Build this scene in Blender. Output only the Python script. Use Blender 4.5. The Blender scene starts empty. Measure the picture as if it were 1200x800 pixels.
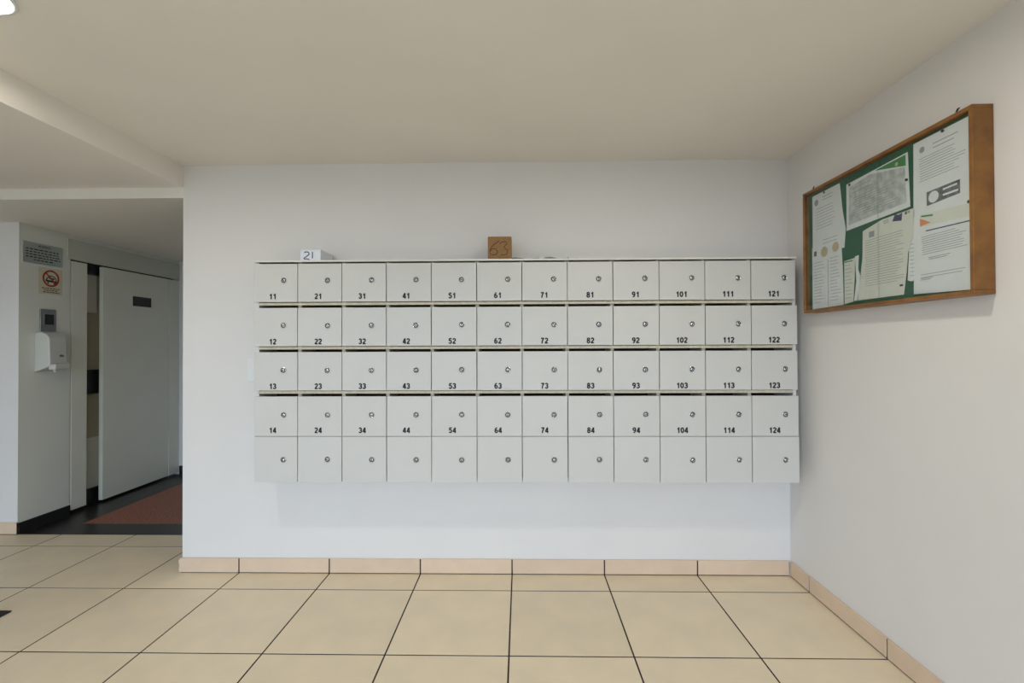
import bpy, bmesh, math, random
from mathutils import Vector, Matrix
random.seed(7)
scene = bpy.context.scene
C = scene.collection
PI = math.pi

# ------------------------------------------------------------------ camera
F_PX, YAW, PITCH, ROLL, CAM_H = 549.667, 0.018908, 0.008809, -0.003661, 1.3167
cam_d = bpy.data.cameras.new('camera')
cam_d.sensor_fit = 'HORIZONTAL'
cam_d.sensor_width = 36.0
cam_d.lens = F_PX / 1200.0 * 36.0
cam_d.clip_start = 0.02
cam = bpy.data.objects.new('camera', cam_d)
C.objects.link(cam)
_c, _s = math.cos(YAW), math.sin(YAW)
fw = Vector((-_s * math.cos(PITCH), _c * math.cos(PITCH), math.sin(PITCH)))
rt = Vector((_c, _s, 0.0))
up = rt.cross(fw)
rt2 = rt * math.cos(ROLL) + up * math.sin(ROLL)
up2 = up * math.cos(ROLL) - rt * math.sin(ROLL)
m = Matrix(((rt2.x, up2.x, -fw.x, 0.0), (rt2.y, up2.y, -fw.y, 0.0), (rt2.z, up2.z, -fw.z, CAM_H), (0, 0, 0, 1)))
cam.matrix_world = m
scene.camera = cam

# ------------------------------------------------------------------ world: overcast daylight entering through the street entrance behind the camera
world = bpy.data.worlds.new('overcast_sky')
scene.world = world
world.use_nodes = True
bgn = world.node_tree.nodes['Background']
bgn.inputs['Color'].default_value = (0.58, 0.76, 1.0, 1)
bgn.inputs['Strength'].default_value = 5.9
LAMP_STRENGTH = 112.0

scene.view_settings.view_transform = 'Standard'
scene.view_settings.look = 'None'
scene.view_settings.exposure = 0.0
scene.view_settings.gamma = 1.0
scene.view_settings.use_curve_mapping = False

# portal that guides sampling to the entrance opening (gives off no light itself)
pl = bpy.data.lights.new('entrance_portal', 'AREA')
pl.shape = 'RECTANGLE'
pl.size, pl.size_y = 5.75, 2.2
pl.cycles.is_portal = True
po = bpy.data.objects.new('entrance_portal', pl)
C.objects.link(po)
po.location = (-1.425, -3.25, 1.1)
po.rotation_euler = (PI / 2, 0, 0)      # -Z axis points to +Y, into the room

# ------------------------------------------------------------------ dimensions (metres)
T = 0.53
GX0, GY0 = -1.6456, 2.5328              # floor grout grid origin
YB = 2.720                              # face of the wall with the mailboxes
XR = 1.5357                             # face of the right wall
XL = -1.986                             # left end of the mailbox wall
ZC, ZS, ZL = 2.385, 2.256, 2.194        # ceiling, soffit, lintel underside
XE = -3.554                             # face of the elevator wall
YF = 3.252                              # where tile meets granite; front of hall
YH = 4.81                               # far wall of the elevator hall
XFAR, YREAR = -4.9, -3.2
WT = 0.19                               # thickness of the mailbox wall
ZH = 2.205                              # hall ceiling
YM = 2.510                              # front of the mailbox doors

# ------------------------------------------------------------------ materials
MATS = {}
def mat(name, col, rough=0.6, metal=0.0, var=0.0, scale=30.0, bump=0.0, bscale=200.0, col2=None, spec=0.5, rnd=0.0, detail=4.0, coat=0.0):
    mt = bpy.data.materials.new(name)
    mt.use_nodes = True
    nt = mt.node_tree
    b = nt.nodes['Principled BSDF']
    b.inputs['Base Color'].default_value = (*col, 1)
    b.inputs['Roughness'].default_value = rough
    b.inputs['Metallic'].default_value = metal
    b.inputs['Specular IOR Level'].default_value = spec
    b.inputs['Coat Weight'].default_value = coat
    tc = nt.nodes.new('ShaderNodeTexCoord')
    src = None
    if var > 0 or col2:
        n = nt.nodes.new('ShaderNodeTexNoise')
        n.inputs['Scale'].default_value = scale
        n.inputs['Detail'].default_value = detail
        nt.links.new(tc.outputs['Object'], n.inputs['Vector'])
        r = nt.nodes.new('ShaderNodeMix'); r.data_type = 'RGBA'
        c2 = col2 if col2 else tuple(max(0, c * (1 - var)) for c in col)
        r.inputs[6].default_value = (*col, 1); r.inputs[7].default_value = (*c2, 1)
        mp = nt.nodes.new('ShaderNodeMapRange')
        mp.inputs[1].default_value = 0.35; mp.inputs[2].default_value = 0.65
        nt.links.new(n.outputs['Fac'], mp.inputs[0])
        nt.links.new(mp.outputs[0], r.inputs[0])
        src = r.outputs[2]
    if rnd > 0:
        oi = nt.nodes.new('ShaderNodeObjectInfo')
        hs = nt.nodes.new('ShaderNodeHueSaturation')
        mr = nt.nodes.new('ShaderNodeMapRange')
        mr.inputs[3].default_value = 1 - rnd; mr.inputs[4].default_value = 1 + rnd
        nt.links.new(oi.outputs['Random'], mr.inputs[0])
        nt.links.new(mr.outputs[0], hs.inputs['Value'])
        if src: nt.links.new(src, hs.inputs['Color'])
        else: hs.inputs['Color'].default_value = (*col, 1)
        src = hs.outputs['Color']
    if src: nt.links.new(src, b.inputs['Base Color'])
    if bump > 0:
        n2 = nt.nodes.new('ShaderNodeTexNoise'); n2.inputs['Scale'].default_value = bscale; n2.inputs['Detail'].default_value = 3
        nt.links.new(tc.outputs['Object'], n2.inputs['Vector'])
        bp = nt.nodes.new('ShaderNodeBump'); bp.inputs['Strength'].default_value = bump; bp.inputs['Distance'].default_value = 0.002
        nt.links.new(n2.outputs['Fac'], bp.inputs['Height'])
        nt.links.new(bp.outputs['Normal'], b.inputs['Normal'])
    MATS[name] = mt
    return mt

mat('paint', (0.80, 0.77, 0.735), 0.62, var=0.02, scale=3.0, bump=0.12, bscale=260)
mat('ceiling_paint', (0.87, 0.815, 0.735), 0.75, var=0.03, scale=2.0, bump=0.15, bscale=220)
mat('hall_paint', (0.80, 0.80, 0.71), 0.6, var=0.03, scale=3.0, bump=0.1, bscale=260)
mat('tile', (0.87, 0.725, 0.52), 0.42, col2=(0.80, 0.675, 0.49), scale=5.0, bump=0.03, bscale=60, rnd=0.03, spec=0.35)
mat('skirting_tile', (0.76, 0.58, 0.42), 0.4, col2=(0.72, 0.545, 0.395), scale=9.0, rnd=0.03)
mat('grout', (0.030, 0.020, 0.013), 0.95, var=0.4, scale=40)
mat('black_granite', (0.010, 0.009, 0.009), 0.30, col2=(0.03, 0.027, 0.025), scale=220, spec=0.35)
mat('brown_granite', (0.50, 0.19, 0.115), 0.5, col2=(0.17, 0.07, 0.05), scale=90, spec=0.3)
mat('laminate', (0.645, 0.63, 0.59), 0.42, rnd=0.012)
mat('laminate_edge', (0.78, 0.76, 0.70), 0.5)
mat('mdf', (0.70, 0.62, 0.47), 0.7, var=0.15, scale=60)
mat('chrome', (0.66, 0.67, 0.68), 0.26, metal=1.0)
mat('hardboard', (0.06, 0.038, 0.024), 0.8, var=0.2, scale=50)
mat('black_plastic', (0.012, 0.012, 0.014), 0.45)
mat('ink', (0.012, 0.012, 0.013), 0.6)
mat('grey_ink', (0.33, 0.34, 0.35), 0.8)
mat('cardboard', (0.31, 0.165, 0.06), 0.8, col2=(0.26, 0.135, 0.05), scale=50)
mat('tape', (0.55, 0.38, 0.19), 0.35)
mat('white_card', (0.80, 0.83, 0.88), 0.55, var=0.04, scale=40)
mat('paper', (0.80, 0.82, 0.82), 0.75, var=0.04, scale=25)
mat('cream_paper', (0.74, 0.75, 0.66), 0.75, var=0.04, scale=25)
mat('grey_print', (0.40, 0.43, 0.42), 0.7, col2=(0.62, 0.65, 0.63), scale=35, detail=8)
mat('dark_print', (0.07, 0.075, 0.08), 0.7, col2=(0.20, 0.21, 0.22), scale=120)
mat('green_felt', (0.008, 0.115, 0.052), 0.95, var=0.25, scale=120, bump=0.3, bscale=900)
mat('green_ink', (0.04, 0.24, 0.06), 0.7)
mat('blue_ink', (0.03, 0.04, 0.12), 0.6)
mat('orange_ink', (0.75, 0.26, 0.10), 0.7)
mat('gold_ink', (0.55, 0.46, 0.28), 0.7)
mat('wood', (0.29, 0.125, 0.022), 0.42, col2=(0.18, 0.070, 0.014), scale=14, detail=8, bump=0.05, bscale=90)
mat('steel_plate', (0.66, 0.76, 0.72), 0.3, metal=1.0)
mat('sticker', (0.70, 0.62, 0.45), 0.6)
mat('red_ink', (0.36, 0.035, 0.02), 0.55)
mat('grey_metal', (0.30, 0.31, 0.30), 0.4, metal=0.6)
mat('dispenser_plastic', (0.62, 0.62, 0.56), 0.35)
mat('door_paint', (0.80, 0.79, 0.66), 0.42, var=0.02, scale=5)
mat('header_paint', (0.62, 0.62, 0.52), 0.5)
mat('cabin_panel', (0.55, 0.49, 0.36), 0.35)
mat('cabin_light', (0.80, 0.79, 0.68), 0.4)
mat('dark_glass', (0.018, 0.014, 0.010), 0.15)
mat('mat_rubber', (0.022, 0.019, 0.019), 0.9, bump=0.5, bscale=400)
mat('white_plastic', (0.80, 0.80, 0.78), 0.4)
mat('concrete', (0.16, 0.145, 0.125), 0.9, var=0.2, scale=4)

def emission(name, col, s):
    mt = bpy.data.materials.new(name); mt.use_nodes = True
    nt = mt.node_tree; nt.nodes.clear()
    o = nt.nodes.new('ShaderNodeOutputMaterial'); e = nt.nodes.new('ShaderNodeEmission')
    e.inputs[0].default_value = (*col, 1); e.inputs[1].default_value = s
    nt.links.new(e.outputs[0], o.inputs[0]); MATS[name] = mt
emission('lamp_glow', (1.0, 0.95, 0.85), LAMP_STRENGTH)

def glass_pane(name):
    mt = bpy.data.materials.new(name); mt.use_nodes = True
    nt = mt.node_tree; nt.nodes.clear()
    o = nt.nodes.new('ShaderNodeOutputMaterial'); t = nt.nodes.new('ShaderNodeBsdfTransparent')
    g = nt.nodes.new('ShaderNodeBsdfGlossy'); g.inputs['Roughness'].default_value = 0.03
    t.inputs[0].default_value = (0.955, 0.965, 0.96, 1)
    lw = nt.nodes.new('ShaderNodeLayerWeight'); lw.inputs['Blend'].default_value = 0.5
    pw = nt.nodes.new('ShaderNodeMath'); pw.operation = 'POWER'; pw.inputs[1].default_value = 5.0
    nt.links.new(lw.outputs['Facing'], pw.inputs[0])
    fr = nt.nodes.new('ShaderNodeMath'); fr.operation = 'MULTIPLY_ADD'; fr.inputs[1].default_value = 0.8; fr.inputs[2].default_value = 0.035
    nt.links.new(pw.outputs[0], fr.inputs[0])
    mx = nt.nodes.new('ShaderNodeMixShader')
    nt.links.new(fr.outputs[0], mx.inputs[0]); nt.links.new(t.outputs[0], mx.inputs[1]); nt.links.new(g.outputs[0], mx.inputs[2])
    nt.links.new(mx.outputs[0], o.inputs[0]); MATS[name] = mt
glass_pane('pane_glass')

# ------------------------------------------------------------------ helpers
def add_box(bm, x0, x1, y0, y1, z0, z1, bevel=0.0, seg=1):
    vs = [bm.verts.new(p) for p in ((x0,y0,z0),(x1,y0,z0),(x1,y1,z0),(x0,y1,z0),(x0,y0,z1),(x1,y0,z1),(x1,y1,z1),(x0,y1,z1))]
    fs = [bm.faces.new([vs[i] for i in q]) for q in ((0,3,2,1),(4,5,6,7),(0,1,5,4),(1,2,6,5),(2,3,7,6),(3,0,4,7))]
    if bevel > 0:
        es = list({e for f in fs for e in f.edges})
        bmesh.ops.bevel(bm, geom=es, offset=bevel, segments=seg, affect='EDGES', profile=0.5)

def add_prism(bm, pts, ext):
    """polygon pts (3-D list) extruded by vector ext"""
    ext = Vector(ext)
    a = [bm.verts.new(Vector(p)) for p in pts]
    b = [bm.verts.new(Vector(p) + ext) for p in pts]
    n = len(a)
    bm.faces.new(a[::-1]); bm.faces.new(b)
    for i in range(n):
        bm.faces.new((a[i], a[(i+1) % n], b[(i+1) % n], b[i]))

def add_lathe(bm, prof, centre, axis='z', seg=24, mi=0):
    """profile [(r, h)] revolved about axis; closed by caps when r > 0 at the ends"""
    c = Vector(centre)
    def P(r, h, t):
        a, b = r * math.cos(t), r * math.sin(t)
        if axis == 'z': return c + Vector((a, b, h))
        if axis == 'y': return c + Vector((a, h, b))
        return c + Vector((h, a, b))
    rings = []
    for r, h in prof:
        if r < 1e-6: rings.append([bm.verts.new(P(0, h, 0))])
        else: rings.append([bm.verts.new(P(r, h, 2*PI*k/seg)) for k in range(seg)])
    fs = []
    for A, B in zip(rings, rings[1:]):
        for k in range(seg):
            k2 = (k+1) % seg
            if len(A) == 1 and len(B) == 1: continue
            if len(A) == 1: fs.append(bm.faces.new((A[0], B[k], B[k2])))
            elif len(B) == 1: fs.append(bm.faces.new((A[k], A[k2], B[0])))
            else: fs.append(bm.faces.new((A[k], A[k2], B[k2], B[k])))
    for R in (rings[0], rings[-1]):
        if len(R) > 1: fs.append(bm.faces.new(R))
    for f in fs: f.material_index = mi

def add_stroke(bm, pts, w, axis, at, th):
    """flat pen stroke: 2-D polyline drawn on the plane axis = at, raised by th (signed)"""
    def P3(u, v, d):
        return Vector((at + d, u, v)) if axis == 'x' else Vector((u, at + d, v))
    n = len(pts)
    L, R = [], []
    for i, p in enumerate(pts):
        a = Vector(pts[max(i-1, 0)]); b = Vector(pts[min(i+1, n-1)])
        d = (b - a); d = d.normalized() if d.length > 1e-9 else Vector((1, 0))
        nn = Vector((-d.y, d.x)) * w * 0.5
        L.append((p[0]+nn.x, p[1]+nn.y)); R.append((p[0]-nn.x, p[1]-nn.y))
    va = [[bm.verts.new(P3(*q, th)) for q in S] for S in (L, R)]
    vb = [[bm.verts.new(P3(*q, 0)) for q in S] for S in (L, R)]
    for i in range(n-1):
        bm.faces.new((va[0][i], va[1][i], va[1][i+1], va[0][i+1]))
        bm.faces.new((va[0][i], va[0][i+1], vb[0][i+1], vb[0][i]))
        bm.faces.new((va[1][i], vb[1][i], vb[1][i+1], va[1][i+1]))

def mesh(name, bm, mats, smooth=False):
    bmesh.ops.recalc_face_normals(bm, faces=bm.faces)
    me = bpy.data.meshes.new(name)
    bm.to_mesh(me); bm.free()
    for k in ([mats] if isinstance(mats, str) else mats): me.materials.append(MATS[k])
    if smooth:
        for p in me.polygons: p.use_smooth = True
    return me

def obj(name, data, mats=None, parent=None, smooth=False):
    if isinstance(data, bmesh.types.BMesh): data = mesh(name, data, mats, smooth)
    o = bpy.data.objects.new(name, data)
    C.objects.link(o)
    if parent: o.parent = parent
    return o

def boxes(name, lst, mt, parent=None, bevel=0.0, seg=1):
    bm = bmesh.new()
    for b in lst: add_box(bm, *b, bevel=bevel, seg=seg)
    return obj(name, bm, mt, parent)

def tag(o, label, cat=None, group=None, kind=None):
    o['label'] = label
    if cat: o['category'] = cat
    if group: o['group'] = group
    if kind: o['kind'] = kind
    return o

def empty(name, loc):
    o = bpy.data.objects.new(name, None); C.objects.link(o); o.location = loc; o.empty_display_size = 0.1
    return o

def struct(name, lst, mt, label, cat):
    return tag(boxes(name, lst, mt), label, cat, kind='structure')

# ------------------------------------------------------------------ walls and ceilings
struct('wall_back', [(XL, 1.75, YB, YB+WT, 0, 2.5)], 'paint', 'white painted wall carrying the mailbox cabinet', 'wall')
struct('wall_right', [(XR, XR+0.2, YREAR, YB, 0, 2.5)], 'paint', 'white painted wall carrying the notice board', 'wall')
struct('wall_left', [(XFAR-0.2, XFAR, YREAR, YF+0.2, 0, 2.5)], 'paint', 'white painted lobby wall outside the left of the picture', 'wall')
struct('wall_rear', [(XFAR-0.2, -4.3, YREAR-0.15, YREAR, 0, 2.5), (1.45, XR+0.2, YREAR-0.15, YREAR, 0, 2.5), (-4.3, 1.45, YREAR-0.15, YREAR, 2.2, 2.5)],
       'paint', 'white painted wall around the wide street entrance behind the camera', 'wall')
struct('wall_hall_front', [(XFAR, XE - 0.004, YF, YF+0.15, 0, 2.5)], 'paint', 'narrow white wall at the left edge of the picture beside the elevator hall', 'wall')
struct('wall_elevator', [(XE-0.004, XE, YF, YF+0.15, 0, 2.5), (XE-0.13, XE, YF+0.15, 3.632, 0, 2.5), (XE-0.13, XE, 3.632, YH, 2.02, 2.5)], 'hall_paint', 'pale green-grey wall around the elevator door', 'wall')
struct('wall_hall_back', [(XE-0.13, -0.6, YH, YH+0.15, 0, 2.5)], 'paint', 'far white wall of the elevator hall, a thin strip beside the elevator door', 'wall')
struct('wall_hall_right', [(-0.6, -0.45, YB+WT, YH, 0, 2.5)], 'paint', 'end wall of the elevator hall hidden behind the mailbox wall', 'wall')
struct('ceiling', [(XL, XR, YREAR, YB, ZC, 2.5)], 'ceiling_paint', 'white painted lobby ceiling with round downlights', 'ceiling')
struct('ceiling_soffit', [(XFAR, XL, YREAR, YB, ZS, 2.5)], 'ceiling_paint', 'lowered ceiling section at upper left in front of the elevator hall', 'ceiling')
struct('trim_1', [(XFAR, XL, YB, YB+WT, ZL, 2.5)], 'ceiling_paint', 'painted beam across the opening to the elevator hall', 'beam')
struct('ceiling_hall', [(XFAR, XE, YB+WT, YF, ZH, 2.5), (XE, -0.6, YB+WT, YH, ZH, 2.5)], 'ceiling_paint', 'dim ceiling of the elevator hall', 'ceiling')
struct('ground', [(-90, 90, -160, YREAR-0.15, -0.12, -0.02)], 'concrete', 'concrete pavement outside the street entrance', 'pavement')

# ------------------------------------------------------------------ floor: grout bed with tiles
floor = struct('floor', [(XFAR, XR, YREAR, YF, -0.06, -0.0009)], 'grout', 'cream tiled floor with dark grout lines', 'floor')
G = 0.0070
full = None
ix0 = int(math.floor((XFAR - GX0) / T)); ix1 = int(math.ceil((XR - GX0) / T))
for i in range(ix0, ix1):
    for j in range(-2, 12):
        xa, xb = GX0 + i*T, GX0 + (i+1)*T
        yb_, ya = GY0 - j*T, GY0 - (j+1)*T
        top = YF if xa < -1.7 else YB + 0.01
        cx0, cx1 = max(xa + G/2, XFAR), min(xb - G/2, XR)
        cy0, cy1 = max(ya + G/2, YREAR), min(yb_ - G/2, top - 0.001)
        if cx1 - cx0 < 0.02 or cy1 - cy0 < 0.02: continue
        isfull = abs(cx1-cx0-(T-G)) < 1e-5 and abs(cy1-cy0-(T-G)) < 1e-5
        if isfull and full is not None: me = full
        else:
            w, d = cx1-cx0, cy1-cy0
            bm = bmesh.new(); add_box(bm, -w/2, w/2, -d/2, d/2, -0.010, 0.0, bevel=0.0007)
            me = mesh('tile', bm, 'tile')
            if isfull: full = me
        o = obj('tile', me, parent=floor)
        o.location = ((cx0+cx1)/2, (cy0+cy1)/2, random.uniform(-0.0003, 0.0))

# elevator hall floor: brown granite field with a black granite border
hall = struct('floor_hall', [(-3.278, -0.6, 3.455, 4.53, -0.06, 0.0)], 'brown_granite', 'polished brown granite floor of the elevator hall', 'floor')
boxes('border_slab', [(XE, -0.6, YF, 3.4535, -0.06, 0.0)], 'black_granite', hall)
boxes('border_slab', [(XE-0.13, -3.2795, 3.4545, YH, -0.06, 0.0)], 'black_granite', hall)
boxes('border_slab', [(-3.278, -0.6, 4.5315, YH, -0.06, 0.0)], 'black_granite', hall)

# ------------------------------------------------------------------ baseboards made of tile pieces
BH, BT = 0.086, 0.011
def skirt(name, label, segs):
    root = empty(name, segs[0][:2] + (0,)); tag(root, label, 'baseboard', kind='structure')
    for (x0, y0, x1, y1) in segs:
        bm = bmesh.new()
        add_box(bm, min(x0, x1), max(x0, x1), min(y0, y1), max(y0, y1), 0.0045, BH + random.uniform(-.001, .001), bevel=0.0015)
        o = obj('tile', bm, 'skirting_tile', root); o.location = -Vector(segs[0][:2] + (0,))
    # dark joint filler behind and below the pieces
    a = [min(q[0] for q in segs), max(q[2] for q in segs), min(min(q[1], q[3]) for q in segs), max(max(q[1], q[3]) for q in segs)]
    if name == 'baseboard_left': a[0], a[1] = min(q[2] for q in segs), max(q[0] for q in segs)
    if name == 'baseboard_right': a[0] += 0.0035
    else: a[2] += 0.0035
    if name == 'baseboard_back': a[0] = -1.99
    o = boxes('grout_joint', [(a[0], a[1], a[2], a[3], 0.0, BH - 0.004)], 'grout', root); o.location = -Vector(segs[0][:2] + (0,))
    return root
xs = [GX0 + i*T for i in range(0, 7)]; xs[-1] = XR - BT - 0.001
segs = [(a + G/2, YB - BT, b - G/2, YB - 0.0003) for a, b in zip(xs, xs[1:])]
bb = skirt('baseboard_back', 'row of cream tile baseboard pieces below the mailboxes', segs)
# the outermost piece has a chipped left end that sticks out past the wall corner
bm = bmesh.new()
prof = [(GX0 - G/2, 0.0045), (GX0 - G/2, BH), (-1.985, BH), (-1.992, BH-0.004), (-1.998, BH-0.010), (-2.001, BH-0.022), (-1.997, BH-0.034), (-1.996, BH-0.048), (-2.000, BH-0.064), (-1.998, 0.0045)]
add_prism(bm, [(x, YB - BT, z) for x, z in prof], (0, BT - 0.0003, 0))
o = obj('tile', bm, 'skirting_tile', bb); o.location = -Vector(segs[0][:2] + (0,)); o['label'] = 'end piece with a chipped edge'
ys = [YB - BT - 0.001] + [GY0 - k*T for k in range(0, 11)]
skirt('baseboard_right', 'row of cream tile baseboard pieces below the notice board', [(XR - BT, a - G/2, XR - 0.0003, b + G/2) for a, b in zip(ys, ys[1:])])
xs2 = [XE + 0.006, -3.7, -4.23, -4.76]
skirt('baseboard_left', 'cream tile baseboard of the narrow wall at the left edge', [(a - G/2, YF - BT, b + G/2, YF - 0.0003) for a, b in zip(xs2, xs2[1:])])
tag(boxes('baseboard_elevator', [(XE + 0.0003, XE + 0.012, YF, 3.628, 0, 0.078)], 'black_granite', bevel=0.001), 'black stone baseboard below the hand gel dispenser', 'baseboard', kind='structure')
tag(boxes('baseboard_hall', [(XE + 0.013, -0.6, YH - 0.012, YH - 0.0003, 0.0003, 0.085)], 'black_granite', bevel=0.001), 'black stone baseboard along the far hall wall', 'baseboard', kind='structure')

# ------------------------------------------------------------------ mailbox cabinet
GAP = [-1.444, -1.2055, -0.9645, -0.7235, -0.4805, -0.236, 0.006, 0.2495, 0.492, 0.737, 0.980, 1.222, 1.466]
ZTOP, PZ = 1.783, 0.2394
ZR = [ZTOP - PZ*k for k in range(6)]
YC = YM + 0.018                                     # front edge of the carcass boards, behind the doors
cab = empty('mailbox_cabinet', (0, YB, ZR[5]))
tag(cab, 'white wall-mounted mailbox cabinet with sixty small locked doors', 'mailboxes')
CO = Vector(cab.location)
def cpart(name, b, mt, bevel=0.0):
    o = boxes(name, [b], mt, cab, bevel); o.location = -CO; return o
X0, X1 = GAP[0] + 0.001, GAP[12] - 0.001
cpart('back_panel', (X0, X1, YB - 0.008, YB - 0.0005, ZR[5] + 0.004, ZTOP), 'hardboard')
cpart('top_panel', (X0, X1, YM + 0.001, YB - 0.008, ZTOP - 0.0095, ZTOP), 'laminate_edge', 0.0008)
cpart('bottom_panel', (X0, X1, YC, YB - 0.008, ZR[5] + 0.004, ZR[5] + 0.019), 'laminate_edge', 0.0008)
cpart('side_panel', (X0, X0 + 0.018, YC, YB - 0.008, ZR[5] + 0.019, ZTOP - 0.0095), 'laminate_edge', 0.0008)
cpart('side_panel', (X1 - 0.018, X1, YC, YB - 0.008, ZR[5] + 0.019, ZTOP - 0.0095), 'laminate_edge', 0.0008)
for g in GAP[1:12]:
    cpart('divider', (g - 0.0095, g + 0.0095, YC + 0.010, YB - 0.008, ZR[5] + 0.019, ZTOP - 0.0095), 'mdf')
for k in range(1, 5):
    cpart('shelf', (X0 + 0.018, X1 - 0.018, YC - (0.006 if k < 4 else 0), YB - 0.008, ZR[k] - 0.004, ZR[k] + 0.0105), 'mdf', 0.0008)

# lock: chrome cam lock with a key slot
def lock_mesh():
    bm = bmesh.new()
    add_lathe(bm, [(0.0165, 0.0), (0.0164, -0.002), (0.0152, -0.0045), (0.0138, -0.0052), (0.0126, -0.0045), (0.0122, -0.0025), (0.0092, -0.0025), (0.0088, -0.0052), (0.0070, -0.0070), (0.0040, -0.0082), (0.0, -0.0086)], (0, 0, 0), 'y', 24)
    n0 = len(bm.faces)
    add_box(bm, -0.0019, 0.0019, -0.0092, -0.004, -0.0066, 0.0066)
    add_lathe(bm, [(0.0124, -0.0030), (0.0122, -0.0034), (0.0094, -0.0034), (0.0092, -0.0030)], (0, 0, 0), 'y', 24)
    bm.faces.ensure_lookup_table()
    for f in bm.faces[n0:]: f.material_index = 1
    return mesh('lock', bm, ['chrome', 'black_plastic'])
LOCK = lock_mesh()

def text_mesh(s, height, mt, bold=0.03, depth=0.0004, wide=1.0):
    cu = bpy.data.curves.new('txt', 'FONT'); cu.body = s; cu.align_x = 'CENTER'; cu.size = 1.0
    cu.offset = bold; cu.resolution_u = 3; cu.extrude = 0.01; cu.space_character = 1.06
    to = bpy.data.objects.new('txt', cu); C.objects.link(to)
    dg = bpy.context.evaluated_depsgraph_get()
    me = bpy.data.meshes.new_from_object(to.evaluated_get(dg))
    bpy.data.objects.remove(to); bpy.data.curves.remove(cu)
    xs_ = [v.co.x for v in me.vertices]; ys_ = [v.co.y for v in me.vertices]
    sc = height / (max(ys_) - min(ys_)); cx = (max(xs_) + min(xs_)) / 2; cy = (max(ys_) + min(ys_)) / 2
    for v in me.vertices:
        x, y, z = v.co
        v.co = ((x - cx) * sc * wide, (y - cy) * sc, z / 0.01 * depth)
    me.materials.clear(); me.materials.append(MATS[mt])
    return me
def _arc(cx, cy, rx, ry, a0, a1, n=10):
    return [(cx + rx*math.cos(math.radians(a0 + (a1-a0)*k/n)), cy + ry*math.sin(math.radians(a0 + (a1-a0)*k/n))) for k in range(n+1)]
# heavy sans-serif numerals as centre lines in a 0.62 x 1 cell (stroke width 0.19)
DIGITS = {
 '0': [_arc(.31, .5, .215, .405, 90, 450, 20)],
 '1': [[(.40, 0), (.40, 1.0)], [(.40, .86), (.30, .76), (.14, .69)]],
 '2': [_arc(.31, .69, .21, .215, 170, -25, 12) + [(.42, .50), (.28, .34), (.14, .16), (.10, .09)], [(.04, .09), (.58, .09)]],
 '3': [_arc(.30, .705, .195, .20, 165, -80, 12), _arc(.30, .30, .22, .21, 85, -165, 12), [(.24, .51), (.36, .51)]],
 '4': [[(.44, 0), (.44, 1.0)], [(.40, .95), (.10, .34)], [(.02, .275), (.62, .275)]],
 '5': [[(.14, .91), (.56, .91)], [(.17, .93), (.12, .50)], _arc(.30, .33, .225, .245, 130, -160, 14)],
 '6': [_arc(.32, .31, .21, .22, 0, 360, 18), _arc(.42, .42, .31, .49, 80, 190, 12)],
 '7': [[(.05, .91), (.58, .91)], [(.53, .90), (.36, .60), (.26, .30), (.23, 0)]],
 '8': [_arc(.31, .73, .185, .18, 0, 360, 18), _arc(.31, .285, .215, .20, 0, 360, 18)],
 '9': [_arc(.30, .69, .21, .22, 0, 360, 18), _arc(.20, .58, .31, .49, -100, 10, 12)],
}
def digits_mesh(s, height, mt):
    bm = bmesh.new()
    adv = 0.70; w = adv * len(s) - 0.08
    for i, ch in enumerate(s):
        for st_ in DIGITS[ch]:
            add_stroke(bm, [((x + i*adv - w/2) * height, (y - 0.5) * height) for x, y in st_], 0.235 * height, 'y', 0.0, -0.0005)
    return mesh('number', bm, mt)
ROT_Y = (PI/2, 0, 0)            # text faces -Y
ROT_X = (PI/2, 0, PI/2)         # text faces +X

NUMX = [-1.341, -1.093, -0.854, -0.616, -0.368, -0.123, 0.126, 0.371, 0.612, 0.855, 1.101, 1.340]
NUMZ = [1.587, 1.343, 1.102, 0.865]
LOCKX = [-1.281, -1.042, -0.803, -0.563, -0.318, -0.070, 0.176, 0.417, 0.661, 0.909, 1.152, 1.395]
LOCKZ = [1.672, 1.429, 1.188, 0.948, 0.708]
for c in range(12):
    for r in range(5):
        xa, xb = GAP[c] + 0.0019, GAP[c+1] - 0.0019
        if c == 11: xb += [-0.010, -0.002, -0.001, 0.002, 0.004][r]
        if c == 0: xa += [-0.001, 0.0, 0.0, 0.001, 0.001][r]
        zt = ZR[r] - 0.0185 if r < 4 else ZR[4] + 0.0052
        if r == 0: zt = ZR[0] - 0.0195
        zb = ZR[r+1] + 0.0135
        if r == 3: zb = ZR[4] + 0.0078
        if r == 4: zb = ZR[5] + 0.001
        w, hgt = xb - xa, zt - zb
        bm = bmesh.new(); add_box(bm, -w/2, w/2, 0, 0.016, -hgt/2, hgt/2, bevel=0.0013, seg=2)
        d = obj('door', bm, 'laminate', cab)
        cx, cz = (xa+xb)/2 + random.uniform(-.0006, .0006), (zt+zb)/2
        d.location = Vector((cx, YM, cz)) - CO
        tilt = random.uniform(-0.004, 0.004)
        d.rotation_euler = (random.uniform(-0.002, 0.002), random.uniform(-0.0025, 0.0025), tilt)
        num = '%d%d' % (c+1, r+1)
        d['label'] = ('white mailbox door numbered ' + num) if r < 4 else 'plain white door without a number, bottom row'
        L = obj('lock', LOCK, parent=d)
        L.location = (LOCKX[c] - cx + random.uniform(-.0015, .0015), 0.0, LOCKZ[r] - cz + random.uniform(-.0015, .0015))
        L.rotation_euler = (0, random.choice([0.0, 0.3, -0.5, 0.9, 1.57, -0.9]), 0)
        L['label'] = 'chrome lock'
        if r < 4:
            t = obj('number', digits_mesh(num, 0.0300, 'ink'), parent=d)
            t.location = (NUMX[c] - cx, -0.0004, NUMZ[r] - cz)
            t['label'] = 'black number ' + num

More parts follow.
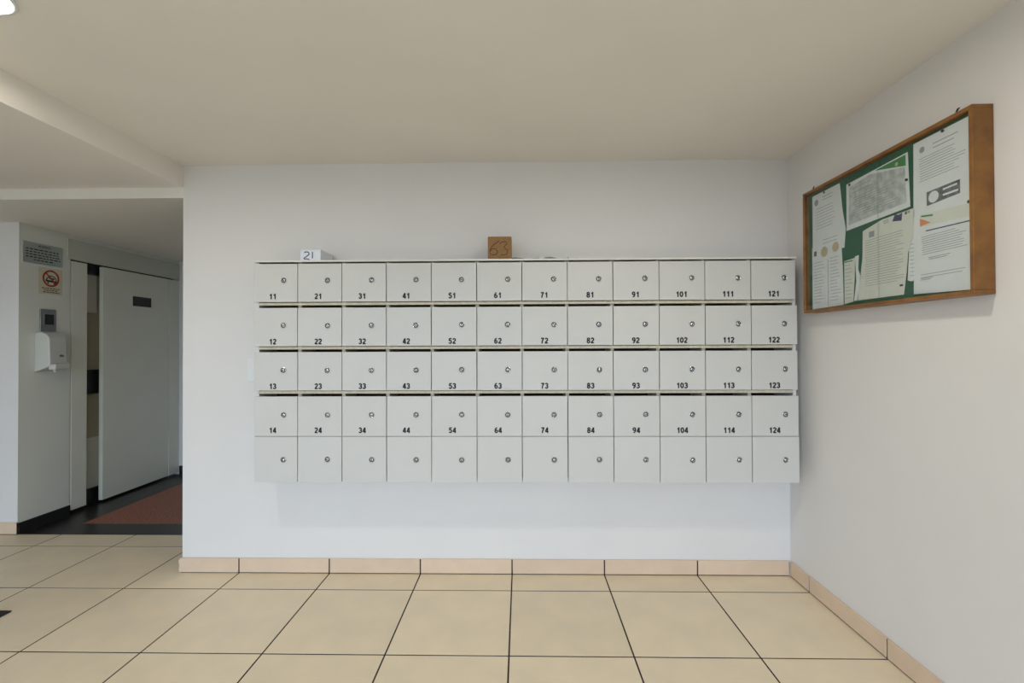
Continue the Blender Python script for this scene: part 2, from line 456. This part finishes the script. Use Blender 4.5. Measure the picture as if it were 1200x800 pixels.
# ------------------------------------------------------------------ mail lying on top of the cabinet
def carton(name, w, d, h, mt, label, loc, rot, strokes, pen, sw, tape=None):
    root = empty(name, loc); root.rotation_euler = (0, 0, rot); tag(root, label, 'box')
    bm = bmesh.new(); add_box(bm, -w/2, w/2, 0, d, 0.0005, h, bevel=0.0015, seg=2)
    obj('body', bm, mt, root)
    # lid flaps meet in a seam on the top
    boxes('flap', [(-w/2 + .001, w/2 - .001, 0.001, d/2 - 0.0006, h + 0.0002, h + 0.0022)], mt, root, 0.0006)
    boxes('flap', [(-w/2 + .001, w/2 - .001, d/2 + 0.0006, d - 0.001, h + 0.0002, h + 0.0022)], mt, root, 0.0006)
    if tape:
        boxes('tape', [(-w/2 - .0004, w/2 + .0004, d/2 - 0.018, d/2 + 0.018, h + 0.0024, h + 0.003)], tape, root)
    bm = bmesh.new()
    for s in strokes: add_stroke(bm, s, sw, 'y', 0.0, -0.0006)
    o = obj('handwriting', bm, pen, root); o['label'] = 'handwritten number'
    return root
def arc(cx, cz, rx, rz, a0, a1, n=12):
    return [(cx + rx*math.cos(math.radians(a0 + (a1-a0)*k/n)), cz + rz*math.sin(math.radians(a0 + (a1-a0)*k/n))) for k in range(n+1)]
two = arc(-0.022, 0.038, 0.014, 0.010, 150, -35) + [(-0.025, 0.020), (-0.038, 0.013), (-0.034, 0.009), (-0.022, 0.010), (-0.006, 0.006)]
one = [(0.010, 0.048), (0.011, 0.030), (0.010, 0.012)]
carton('white_carton', 0.112, 0.175, 0.058, 'white_card', 'small white carton with 21 handwritten on it, on top of the mailboxes', (-1.143, YM + 0.018, ZTOP), 0.0, [two, one], 'blue_ink', 0.0052)
six = arc(-0.010, 0.052, 0.050, 0.056, 95, 180, 8)[::1]
six = [(-0.002, 0.100), (-0.016, 0.090), (-0.034, 0.078), (-0.047, 0.062), (-0.052, 0.044)] + arc(-0.032, 0.040, 0.020, 0.016, 190, 350, 8) + arc(-0.032, 0.042, 0.020, 0.016, 10, 175, 8)
three = [(0.000, 0.084), (0.012, 0.093), (0.030, 0.096), (0.040, 0.091), (0.036, 0.080), (0.022, 0.066), (0.034, 0.058), (0.043, 0.044), (0.040, 0.030), (0.024, 0.022), (0.008, 0.026)]
carton('brown_carton', 0.128, 0.11, 0.121, 'cardboard', 'brown cardboard carton with 63 handwritten on it, on top of the mailboxes', (-0.113, YM + 0.020, ZTOP), 0.0, [six, three], 'ink', 0.0034, 'tape')
def flyer(x, w, d, label, curl, rot, ph):
    root = bmesh.new(); nx, ny = 12, 4
    gr = [[None]*(ny+1) for _ in range(nx+1)]; lo = [[None]*(ny+1) for _ in range(nx+1)]
    for i in range(nx+1):
        for j in range(ny+1):
            u, v = i/nx, j/ny
            z = 0.0012 + curl * (math.sin(PI*u + ph)**2) * (1 - 0.5*v)
            gr[i][j] = root.verts.new(((u-0.5)*w, v*d, z + 0.0012)); lo[i][j] = root.verts.new(((u-0.5)*w, v*d, z))
    for i in range(nx):
        for j in range(ny):
            root.faces.new((gr[i][j], gr[i+1][j], gr[i+1][j+1], gr[i][j+1]))
            root.faces.new((lo[i][j], lo[i][j+1], lo[i+1][j+1], lo[i+1][j]))
    for i in range(nx):
        root.faces.new((gr[i][0], lo[i][0], lo[i+1][0], gr[i+1][0])); root.faces.new((gr[i][ny], gr[i+1][ny], lo[i+1][ny], lo[i][ny]))
    for j in range(ny):
        root.faces.new((gr[0][j], gr[0][j+1], lo[0][j+1], lo[0][j])); root.faces.new((gr[nx][j], lo[nx][j], lo[nx][j+1], gr[nx][j+1]))
    o = obj('leaflet', root, 'cream_paper', smooth=True)
    o.location = (x, YM + 0.012, ZTOP - 0.0008); o.rotation_euler = (0, 0, rot)
    return tag(o, label, 'leaflet', 'leaflets on top of the mailboxes')
flyer(0.027, 0.145, 0.12, 'thin curled leaflet lying beside the brown carton on the mailboxes', 0.011, 0.02, 1.2)
flyer(0.193, 0.130, 0.12, 'thin curled leaflet lying farther right from the brown carton', 0.012, -0.03, 0.9)

# blank plate on the wall, half hidden by the cabinet
wp = empty('wall_plate', (-1.545, YB, 1.112)); tag(wp, 'white blank wall plate peeking out left of the mailbox cabinet', 'wall plate')
boxes('cover', [(-0.058, 0.058, -0.007, -0.0003, 0.0, 0.135)], 'white_plastic', wp, 0.002, 2)
for zz in (0.02, 0.115):
    bm = bmesh.new(); add_lathe(bm, [(0.0035, -0.0068), (0.0035, -0.0078), (0, -0.0082)], (0, 0, zz), 'y', 12); obj('screw', bm, 'chrome', wp)

# ------------------------------------------------------------------ notice board on the right wall
NY0, NY1, NZ0, NZ1, ND, NT = 1.543, 2.458, 1.478, 2.096, 0.070, 0.014
nb = empty('notice_board', (XR, (NY0+NY1)/2, NZ0)); tag(nb, 'wooden notice board with green felt behind sliding glass on the right wall', 'notice board')
NO = Vector(nb.location)
def npart(name, b, mt, bevel=0.0, label=None):
    o = boxes(name, [b], mt, nb, bevel); o.location = -NO
    if label: o['label'] = label
    return o
XF = XR - ND
npart('rail', (XF, XR - 0.0004, NY0, NY1, NZ1 - NT, NZ1), 'wood', 0.0015)
npart('rail', (XF, XR - 0.0004, NY0, NY1, NZ0, NZ0 + NT), 'wood', 0.0015)
npart('stile', (XF, XR - 0.0004, NY0, NY0 + NT, NZ0 + NT, NZ1 - NT), 'wood', 0.0015)
npart('stile', (XF, XR - 0.0004, NY1 - NT, NY1, NZ0 + NT, NZ1 - NT), 'wood', 0.0015)
npart('felt_panel', (XR - 0.045, XR - 0.0006, NY0 + NT, NY1 - NT, NZ0 + NT, NZ1 - NT), 'green_felt', 0, 'green felt backing')
YJ = 1.954
npart('glass_pane', (XR - 0.0585, XR - 0.0560, NY0 + NT, YJ + 0.012, NZ0 + NT, NZ1 - NT), 'pane_glass', 0, 'clear sliding glass')
npart('glass_pane', (XR - 0.0635, XR - 0.0610, YJ, NY1 - NT, NZ0 + NT, NZ1 - NT), 'pane_glass', 0, 'clear sliding glass')
for yy in (2.405, 1.62):
    bm = bmesh.new()
    add_stroke(bm, [(yy, NZ1), (yy + 0.002, NZ1 + 0.012), (yy - 0.004, NZ1 + 0.020), (yy - 0.012, NZ1 + 0.019)], 0.004, 'x', XR - 0.045, -0.004)
    o = obj('hook', bm, 'black_plastic', nb); o.location = -NO; o['label'] = 'small dark hook'

XP = XR - 0.0455
def BP(p):
    k = 0.9907      # outlines were measured on a plane 14 mm nearer the wall
    return (min(max(p[0] * k, NY0 + NT + 0.001), NY1 - NT - 0.001), min(max(CAM_H + (p[1] - CAM_H) * k, NZ0 + NT + 0.001), NZ1 - NT - 0.001))
layer = [0]
def sheet(name, pts, mt, label, prints, lay):
    """paper on the felt; pts = (y, z) outline; prints = [(polygon or stroke data, material)]"""
    x = XP - 0.0012 * lay
    pts = [BP(p) for p in pts]
    prints = [(k, [BP(p) for p in d] if k == 'poly' else ([BP(p) for p in d[0]], d[1]), pm) for k, d, pm in prints]
    yc = sum(p[0] for p in pts)/len(pts); zb = min(p[1] for p in pts)
    root = empty(name, (x, yc, zb)); tag(root, label, 'paper', 'papers on the notice board')
    O = -Vector(root.location)
    bm = bmesh.new(); add_prism(bm, [(x, y, z) for y, z in pts], (-0.0007, 0, 0))
    o = obj('page', bm, mt, root); o.location = O
    groups = {}
    for kind, data, pm in prints: groups.setdefault(pm, []).append((kind, data))
    for gi, (pm, items) in enumerate(groups.items()):
        bm = bmesh.new()
        for n, (kind, data) in enumerate(items):
            if kind == 'poly': add_prism(bm, [(x - 0.0007, y, z) for y, z in data], (-0.00015 - 0.00012*gi, 0, 0))
            else: add_stroke(bm, data[0], data[1], 'x', x - 0.0007, -0.0003 - 0.00008*gi)
        o = obj('print', bm, pm, root); o.location = O
    return root
def lines(y0, y1, z0, z1, n, w=0.0022, ragged=0.25, rows=None):
    """lines of small print; y0 is the left end as one reads (far), y1 the right end"""
    out = []
    for k in range(n):
        z = z1 + (z0 - z1) * (k / max(1, n-1))
        a = y0 - random.uniform(0, 0.05) * (y0 - y1) * ragged * 2
        b = y1 + random.uniform(0, 1) * (y0 - y1) * ragged
        out.append(('stroke', ([(a, z), (b, z)], w), 'grey_ink'))
    return out
def disc(y, z, r, pm, n=16): return ('poly', [(y + r*math.cos(2*PI*k/n), z + r*math.sin(2*PI*k/n)) for k in range(n)], pm)
def rect(ya, yb, za, zb, pm): return ('poly', [(ya, za), (yb, za), (yb, zb), (ya, zb)], pm)

# far column, upper: typed letter with a small crest
sheet('letter', [(2.438, 2.076), (2.231, 2.076), (2.222, 2.01), (2.214, 1.948), (2.193, 1.851), (2.203, 1.766), (2.438, 1.785)], 'paper',
      'white typed letter with a small grey crest, top left on the notice board',
      lines(2.41, 2.26, 1.90, 2.00, 8) + lines(2.36, 2.27, 2.035, 2.05, 2, 0.003) + [disc(2.405, 2.035, 0.016, 'grey_ink')] + lines(2.36, 2.24, 1.80, 1.835, 3, 0.0025), 0)
# far column, lower: flyer in two columns with two round emblems
sheet('flyer', [(2.441, 1.812), (2.223, 1.806), (2.213, 1.66), (2.210, 1.501), (2.441, 1.497)], 'paper',
      'white two-column flyer with two round beige emblems, bottom left on the notice board',
      [disc(2.345, 1.775, 0.026, 'gold_ink'), disc(2.262, 1.782, 0.024, 'gold_ink'), rect(2.425, 2.405, 1.765, 1.79, 'dark_print'),
       ('stroke', ([(2.318, 1.735), (2.318, 1.505)], 0.003), 'grey_ink')] + lines(2.43, 2.335, 1.53, 1.73, 14, ragged=.4) + lines(2.305, 2.225, 1.53, 1.735, 14, ragged=.4), 1)
# small slip with a green strip on its top edge
sheet('slip', [(2.205, 1.702), (2.135, 1.706), (2.138, 1.62), (2.148, 1.51), (2.205, 1.503)], 'cream_paper',
      'cream slip with lines of print between the flyer and the large notice', [rect(2.203, 2.15, 1.694, 1.699, 'green_ink')] + lines(2.20, 2.15, 1.53, 1.68, 10, ragged=.4), 0)
sheet('slip', [(2.132, 1.711), (2.108, 1.713), (2.112, 1.65), (2.095, 1.61), (2.122, 1.512), (2.140, 1.512), (2.124, 1.60), (2.128, 1.66)], 'paper',
      'narrow torn white strip left of the cream notice', [], 2)
# landscape poster, grey picture and green corner
sheet('poster', [(2.184, 2.052), (1.841, 2.062), (1.832, 1.847), (2.185, 1.839)], 'paper',
      'landscape poster with a grey picture and a green corner on the notice board',
      [('poly', [(2.165, 2.032), (2.04, 2.046), (1.855, 2.010), (1.848, 1.868), (2.172, 1.862)], 'grey_print'),
       ('poly', [(2.010, 2.052), (1.852, 2.056), (1.850, 2.012)], 'green_ink'), disc(1.895, 2.035, 0.008, 'gold_ink')]
      + lines(2.15, 2.02, 2.0, 2.02, 2, 0.003) + lines(2.14, 1.88, 1.89, 1.975, 9, 0.0022, .5), 1)
# large cream notice with dark blue emblem
sheet('notice', [(2.082, 1.812), (1.974, 1.834), (1.814, 1.836), (1.810, 1.767), (1.822, 1.72), (1.843, 1.671), (1.850, 1.60), (1.865, 1.511), (2.117, 1.512), (2.098, 1.62), (2.085, 1.70)], 'cream_paper',
      'cream notice with a dark blue emblem and many printed lines, centre of the notice board',
      [('poly', [(1.918, 1.812), (1.905, 1.836), (1.885, 1.830), (1.868, 1.834), (1.872, 1.803)], 'blue_ink'), rect(1.856, 1.845, 1.822, 1.833, 'dark_print'), rect(1.842, 1.832, 1.824, 1.832, 'grey_ink'),
       rect(2.045, 2.015, 1.775, 1.80, 'grey_ink'), rect(1.885, 1.868, 1.545, 1.553, 'blue_ink')]
      + lines(2.07, 1.86, 1.57, 1.765, 20, 0.002, .2) + lines(1.965, 1.93, 1.815, 1.826, 3), 2)
sheet('slip', [(1.808, 1.765), (1.815, 1.76), (1.839, 1.68), (1.848, 1.565), (1.835, 1.559), (1.822, 1.559), (1.806, 1.60)], 'paper',
      'narrow white slip between the cream notice and the two right-hand sheets', lines(1.835, 1.812, 1.58, 1.70, 9, .002, .2), 1)
# near column, upper and lower
sheet('letter', [(1.813, 2.079), (1.567, 2.079), (1.567, 1.785), (1.816, 1.800)], 'paper',
      'tall white notice with a dark banner picture, top right on the notice board',
      [disc(1.775, 2.042, 0.012, 'grey_ink', 8), ('poly', [(1.757, 1.877), (1.625, 1.880), (1.625, 1.832), (1.757, 1.826)], 'dark_print'),
       disc(1.728, 1.852, 0.021, 'paper'), ('stroke', ([(1.69, 1.866), (1.635, 1.868)], 0.006), 'paper'), ('stroke', ([(1.69, 1.846), (1.632, 1.846)], 0.007), 'paper'),
       ('stroke', ([(1.733, 1.858), (1.724, 1.860), (1.731, 1.846), (1.722, 1.845)], 0.004), 'grey_ink')]
      + lines(1.73, 1.62, 2.03, 2.045, 2, 0.003) + lines(1.79, 1.60, 1.925, 2.01, 10, 0.002, .3), 2)
sheet('letter', [(1.812, 1.806), (1.567, 1.792), (1.567, 1.497), (1.817, 1.507)], 'paper',
      'white letter with a cream heading and an orange corner, bottom right on the notice board',
      [('poly', [(1.788, 1.800), (1.569, 1.788), (1.569, 1.742), (1.788, 1.756)], 'cream_paper'), ('poly', [(1.785, 1.787), (1.740, 1.762), (1.785, 1.757)], 'orange_ink'),
       ('stroke', ([(1.78, 1.794), (1.73, 1.786)], 0.006), 'green_ink'), ('stroke', ([(1.76, 1.735), (1.585, 1.728)], 0.004), 'blue_ink')]
      + lines(1.78, 1.59, 1.65, 1.715, 9, 0.002, .3) + lines(1.75, 1.66, 1.628, 1.634, 2) + lines(1.785, 1.60, 1.565, 1.575, 2, .002, .1) + lines(1.785, 1.73, 1.556, 1.561, 2), 3)

def pin(y, z, label):
    bm = bmesh.new()
    add_lathe(bm, [(0.0, -0.0050), (0.0035, -0.0048), (0.0052, -0.0042), (0.005, -0.0034), (0.004, -0.003), (0.005, -0.0025), (0.005, -0.0006), (0.0006, 0.0)], (0, 0, 0), 'x', 12)
    o = obj('push_pin', bm, 'black_plastic', smooth=True); o.location = (XP - 0.0048, *BP((y, z)))
    return tag(o, label, 'pin', 'push pins on the notice board')
pin(1.685, 2.072, 'dark push pin at the top of the notice with the banner picture')
pin(1.590, 1.792, 'dark push pin where the two right-hand sheets meet')
pin(2.157, 2.042, 'dark push pin at the top left corner of the landscape poster')
pin(1.842, 1.954, 'dark push pin at the right edge of the landscape poster')
pin(2.335, 2.066, 'dark push pin at the top of the far left letter')

# ------------------------------------------------------------------ elevator door
dr = empty('door_1', (XE, 3.632, 0)); tag(dr, 'pale grey elevator door with a small dark window and a narrow open slit', 'elevator door', kind='structure')
DO = Vector(dr.location)
def dpart(name, b, mt, bevel=0.001, label=None, parent=None):
    o = boxes(name, [b], mt, parent or dr, bevel)
    if parent is None: o.location = -DO
    if label: o['label'] = label
    return o
dpart('jamb', (XE - 0.05, XE + 0.002, 3.642, 3.774, 0.03, 2.000), 'door_paint')
dpart('jamb', (XE - 0.05, XE + 0.002, 4.672, YH - 0.002, 0.02, 2.000), 'door_paint')
leaf = dpart('leaf', (XE - 0.035, XE - 0.001, 3.924, 4.667, 0.02, 2.000), 'door_paint')
dpart('header', (XE - 0.02, XE + 0.006, 3.606, YH - 0.002, 2.012, 2.172), 'header_paint', 0.002)
win = dpart('window_trim', (XE - 0.002, XE + 0.003, 4.212, 4.448, 1.682, 1.795), 'cabin_light', 0.001)
pn = boxes('window_pane', [(XE + 0.0031, XE + 0.005, 4.224, 4.437, 1.694, 1.783)], 'dark_glass', win, 0)
pn['label'] = 'dark glass'
# what shows through the slit: car wall, cover plate, handrail box, kick plate
XI = XE - 0.105
dpart('cabin_wall', (XI - 0.03, XI, 3.60, 4.80, 0.0, 2.30), 'cabin_panel', 0)
dpart('cabin_plate', (XI, XI + 0.010, 3.70, 3.966, 1.61, 1.94), 'cabin_light', 0.001)
dpart('cabin_plate', (XI, XI + 0.006, 3.70, 4.20, 0.12, 0.55), 'cabin_light', 0.001)
dpart('handrail_box', (XI, XI + 0.035, 3.70, 4.30, 0.925, 1.125), 'black_plastic', 0.004, 'black box at hand height')
dpart('door_track', (XI, XE - 0.052, 3.64, 4.80, 1.93, 2.30), 'black_plastic', 0)
dpart('kick_plate', (XI, XI + 0.035, 3.70, 4.60, 0.001, 0.125), 'black_plastic', 0.002)

# ------------------------------------------------------------------ things on the elevator wall
# metal plaque with engraved notice
pq = empty('metal_plaque', (XE, 3.42, 1.93)); tag(pq, 'engraved metal notice plaque above the round prohibition sign', 'plaque')
PO = Vector(pq.location)
o = boxes('plate', [(XE + 0.0003, XE + 0.003, 3.272, 3.566, 1.930, 2.083)], 'steel_plate', pq, 0.0008); o.location = -PO
t = obj('heading', text_mesh('AVISO', 0.017, 'ink', bold=0.01, wide=1.3), parent=pq); t.rotation_euler = ROT_X; t.location = Vector((XE + 0.0032, 3.425, 2.062)) - PO
bm = bmesh.new()
for k in range(5):
    z = 2.033 - 0.019*k
    a, b_ = (3.295, 3.548) if k < 4 else (3.35, 3.50)
    y = a
    while y < b_ - 0.012:
        wl = random.uniform(0.014, 0.034)
        add_stroke(bm, [(y, z), (min(y + wl, b_), z)], 0.0075, 'x', XE + 0.003, 0.0003); y += wl + 0.007
o = obj('engraving', bm, 'ink', pq); o.location = -PO
# prohibition sticker
st = empty('prohibition_sign', (XE, 3.476, 1.72)); tag(st, 'cream sticker with a red crossed-out circle beside the elevator door', 'sign')
SO = Vector(st.location)
o = boxes('backing', [(XE + 0.0003, XE + 0.0016, 3.388, 3.564, 1.716, 1.912)], 'sticker', st); o.location = -SO
def ring_pts(r, n=32): return [(3.478 + r*math.cos(2*PI*k/n), 1.836 + r*math.sin(2*PI*k/n)) for k in range(n+1)]
bm = bmesh.new(); add_stroke(bm, ring_pts(0.057), 0.013, 'x', XE + 0.0016, 0.0004)
add_stroke(bm, [(3.478 - 0.040, 1.836 + 0.040), (3.478 + 0.040, 1.836 - 0.040)], 0.010, 'x', XE + 0.0016, 0.0006)
o = obj('red_ring', bm, 'red_ink', st); o.location = -SO
bm = bmesh.new()
for s, w in (([(3.440, 1.822), (3.452, 1.840), (3.474, 1.856), (3.500, 1.852), (3.516, 1.836), (3.520, 1.820)], 0.007), ([(3.438, 1.818), (3.522, 1.812)], 0.014), ([(3.462, 1.838), (3.505, 1.834)], 0.010),
             ([(3.450, 1.803), (3.462, 1.801)], 0.012), ([(3.498, 1.800), (3.510, 1.798)], 0.012)):
    add_stroke(bm, s, w, 'x', XE + 0.0016, 0.0003)
for k, (a, b_) in enumerate(((3.41, 3.545), (3.425, 3.53), (3.42, 3.54))):
    y = a
    while y < b_ - 0.008:
        wl = random.uniform(0.010, 0.022); add_stroke(bm, [(y, 1.760 - 0.0145*k), (min(y+wl, b_), 1.760 - 0.0145*k)], 0.0065, 'x', XE + 0.0016, 0.0003); y += wl + 0.005
o = obj('print', bm, 'ink', st); o.location = -SO
# call button
cb = empty('call_button', (XE, 3.452, 1.437)); tag(cb, 'grey elevator call panel with a square black button', 'call button')
BO = Vector(cb.location)
for nm, b, mt_, bv in (('plate', (XE + 0.0003, XE + 0.012, 3.393, 3.510, 1.436, 1.602), 'grey_metal', 0.003), ('bezel', (XE + 0.012, XE + 0.015, 3.412, 3.492, 1.478, 1.572), 'grey_metal', 0.001),
                       ('button', (XE + 0.015, XE + 0.019, 3.420, 3.486, 1.487, 1.563), 'black_plastic', 0.0015)):
    o = boxes(nm, [b], mt_, cb, bv, 2); o.location = -BO
# hand gel dispenser
gd = empty('gel_dispenser', (XE, 3.42, 1.14)); tag(gd, 'white hand gel dispenser with a push lever below the call panel', 'dispenser')
GO = Vector(gd.location)
y0, y1 = 3.358, 3.490
bm = bmesh.new()
side = [(XE + 0.0005, 1.135), (XE + 0.0005, 1.420), (XE + 0.045, 1.432), (XE + 0.085, 1.418), (XE + 0.112, 1.385), (XE + 0.118, 1.200), (XE + 0.112, 1.175)]
add_prism(bm, [(x, y0, z) for x, z in side], (0, y1 - y0, 0))
bmesh.ops.bevel(bm, geom=list(bm.edges), offset=0.006, segments=2, affect='EDGES', profile=0.5)
o = obj('body', bm, 'dispenser_plastic', gd); o.location = -GO
bm = bmesh.new()
add_box(bm, XE + 0.096, XE + 0.150, y0 + 0.006, y1 - 0.006, 1.150, 1.196, bevel=0.012, seg=3)
o = obj('push_lever', bm, 'dispenser_plastic', gd); o.location = -GO
bm = bmesh.new()
add_lathe(bm, [(0.009, 0.03), (0.009, 0.0), (0.005, -0.012), (0.0, -0.012)], (XE + 0.090, (y0+y1)/2, 1.142), 'z', 14)
o = obj('nozzle', bm, 'white_plastic', gd); o.location = -GO
bm = bmesh.new()
for k, hh in enumerate((0.014, 0.018, 0.016, 0.012)):
    yy = 3.435 + 0.0085*k
    add_stroke(bm, [(yy, 1.245), (yy, 1.245 + hh)], 0.0045, 'x', XE + 0.1165, 0.0016)
o = obj('logo', bm, 'ink', gd); o.location = -GO

# ------------------------------------------------------------------ floor mat at the left edge
fm = empty('floor_mat', (-3.0, 1.95, 0)); tag(fm, 'dark doormat whose corner shows at the left edge of the floor', 'doormat')
boxes('mat_border', [(-0.46, 0.458, -0.35, 0.353, 0.0003, 0.007)], 'mat_rubber', fm, 0.002)
boxes('mat_pile', [(-0.43, 0.43, -0.32, 0.32, 0.007, 0.010)], 'mat_rubber', fm, 0.002)

# ------------------------------------------------------------------ ceiling downlights
def downlight(x, y, label):
    r = empty('ceiling_light', (x, y, ZC)); tag(r, label, 'ceiling light', 'round ceiling downlights')
    bm = bmesh.new(); add_lathe(bm, [(0.098, 0.0), (0.100, -0.004), (0.096, -0.007), (0.088, -0.007), (0.086, -0.0005)], (0, 0, 0), 'z', 40); obj('ring', bm, 'white_plastic', r, smooth=True)
    bm = bmesh.new(); add_lathe(bm, [(0.0855, -0.0010), (0.0855, -0.0016), (0.05, -0.0026), (0.0, -0.0030)], (0, 0, 0), 'z', 40); obj('diffuser', bm, 'lamp_glow', r, smooth=True)
downlight(-1.645, 1.365, 'round glowing ceiling downlight at the top left corner')
downlight(0.570, 1.345, 'round ceiling downlight at the top edge above the mailboxes')
downlight(0.570, -1.0, 'added unseen fill downlight behind the camera')  # added lamp, out of view, brightens the right side of the lobby
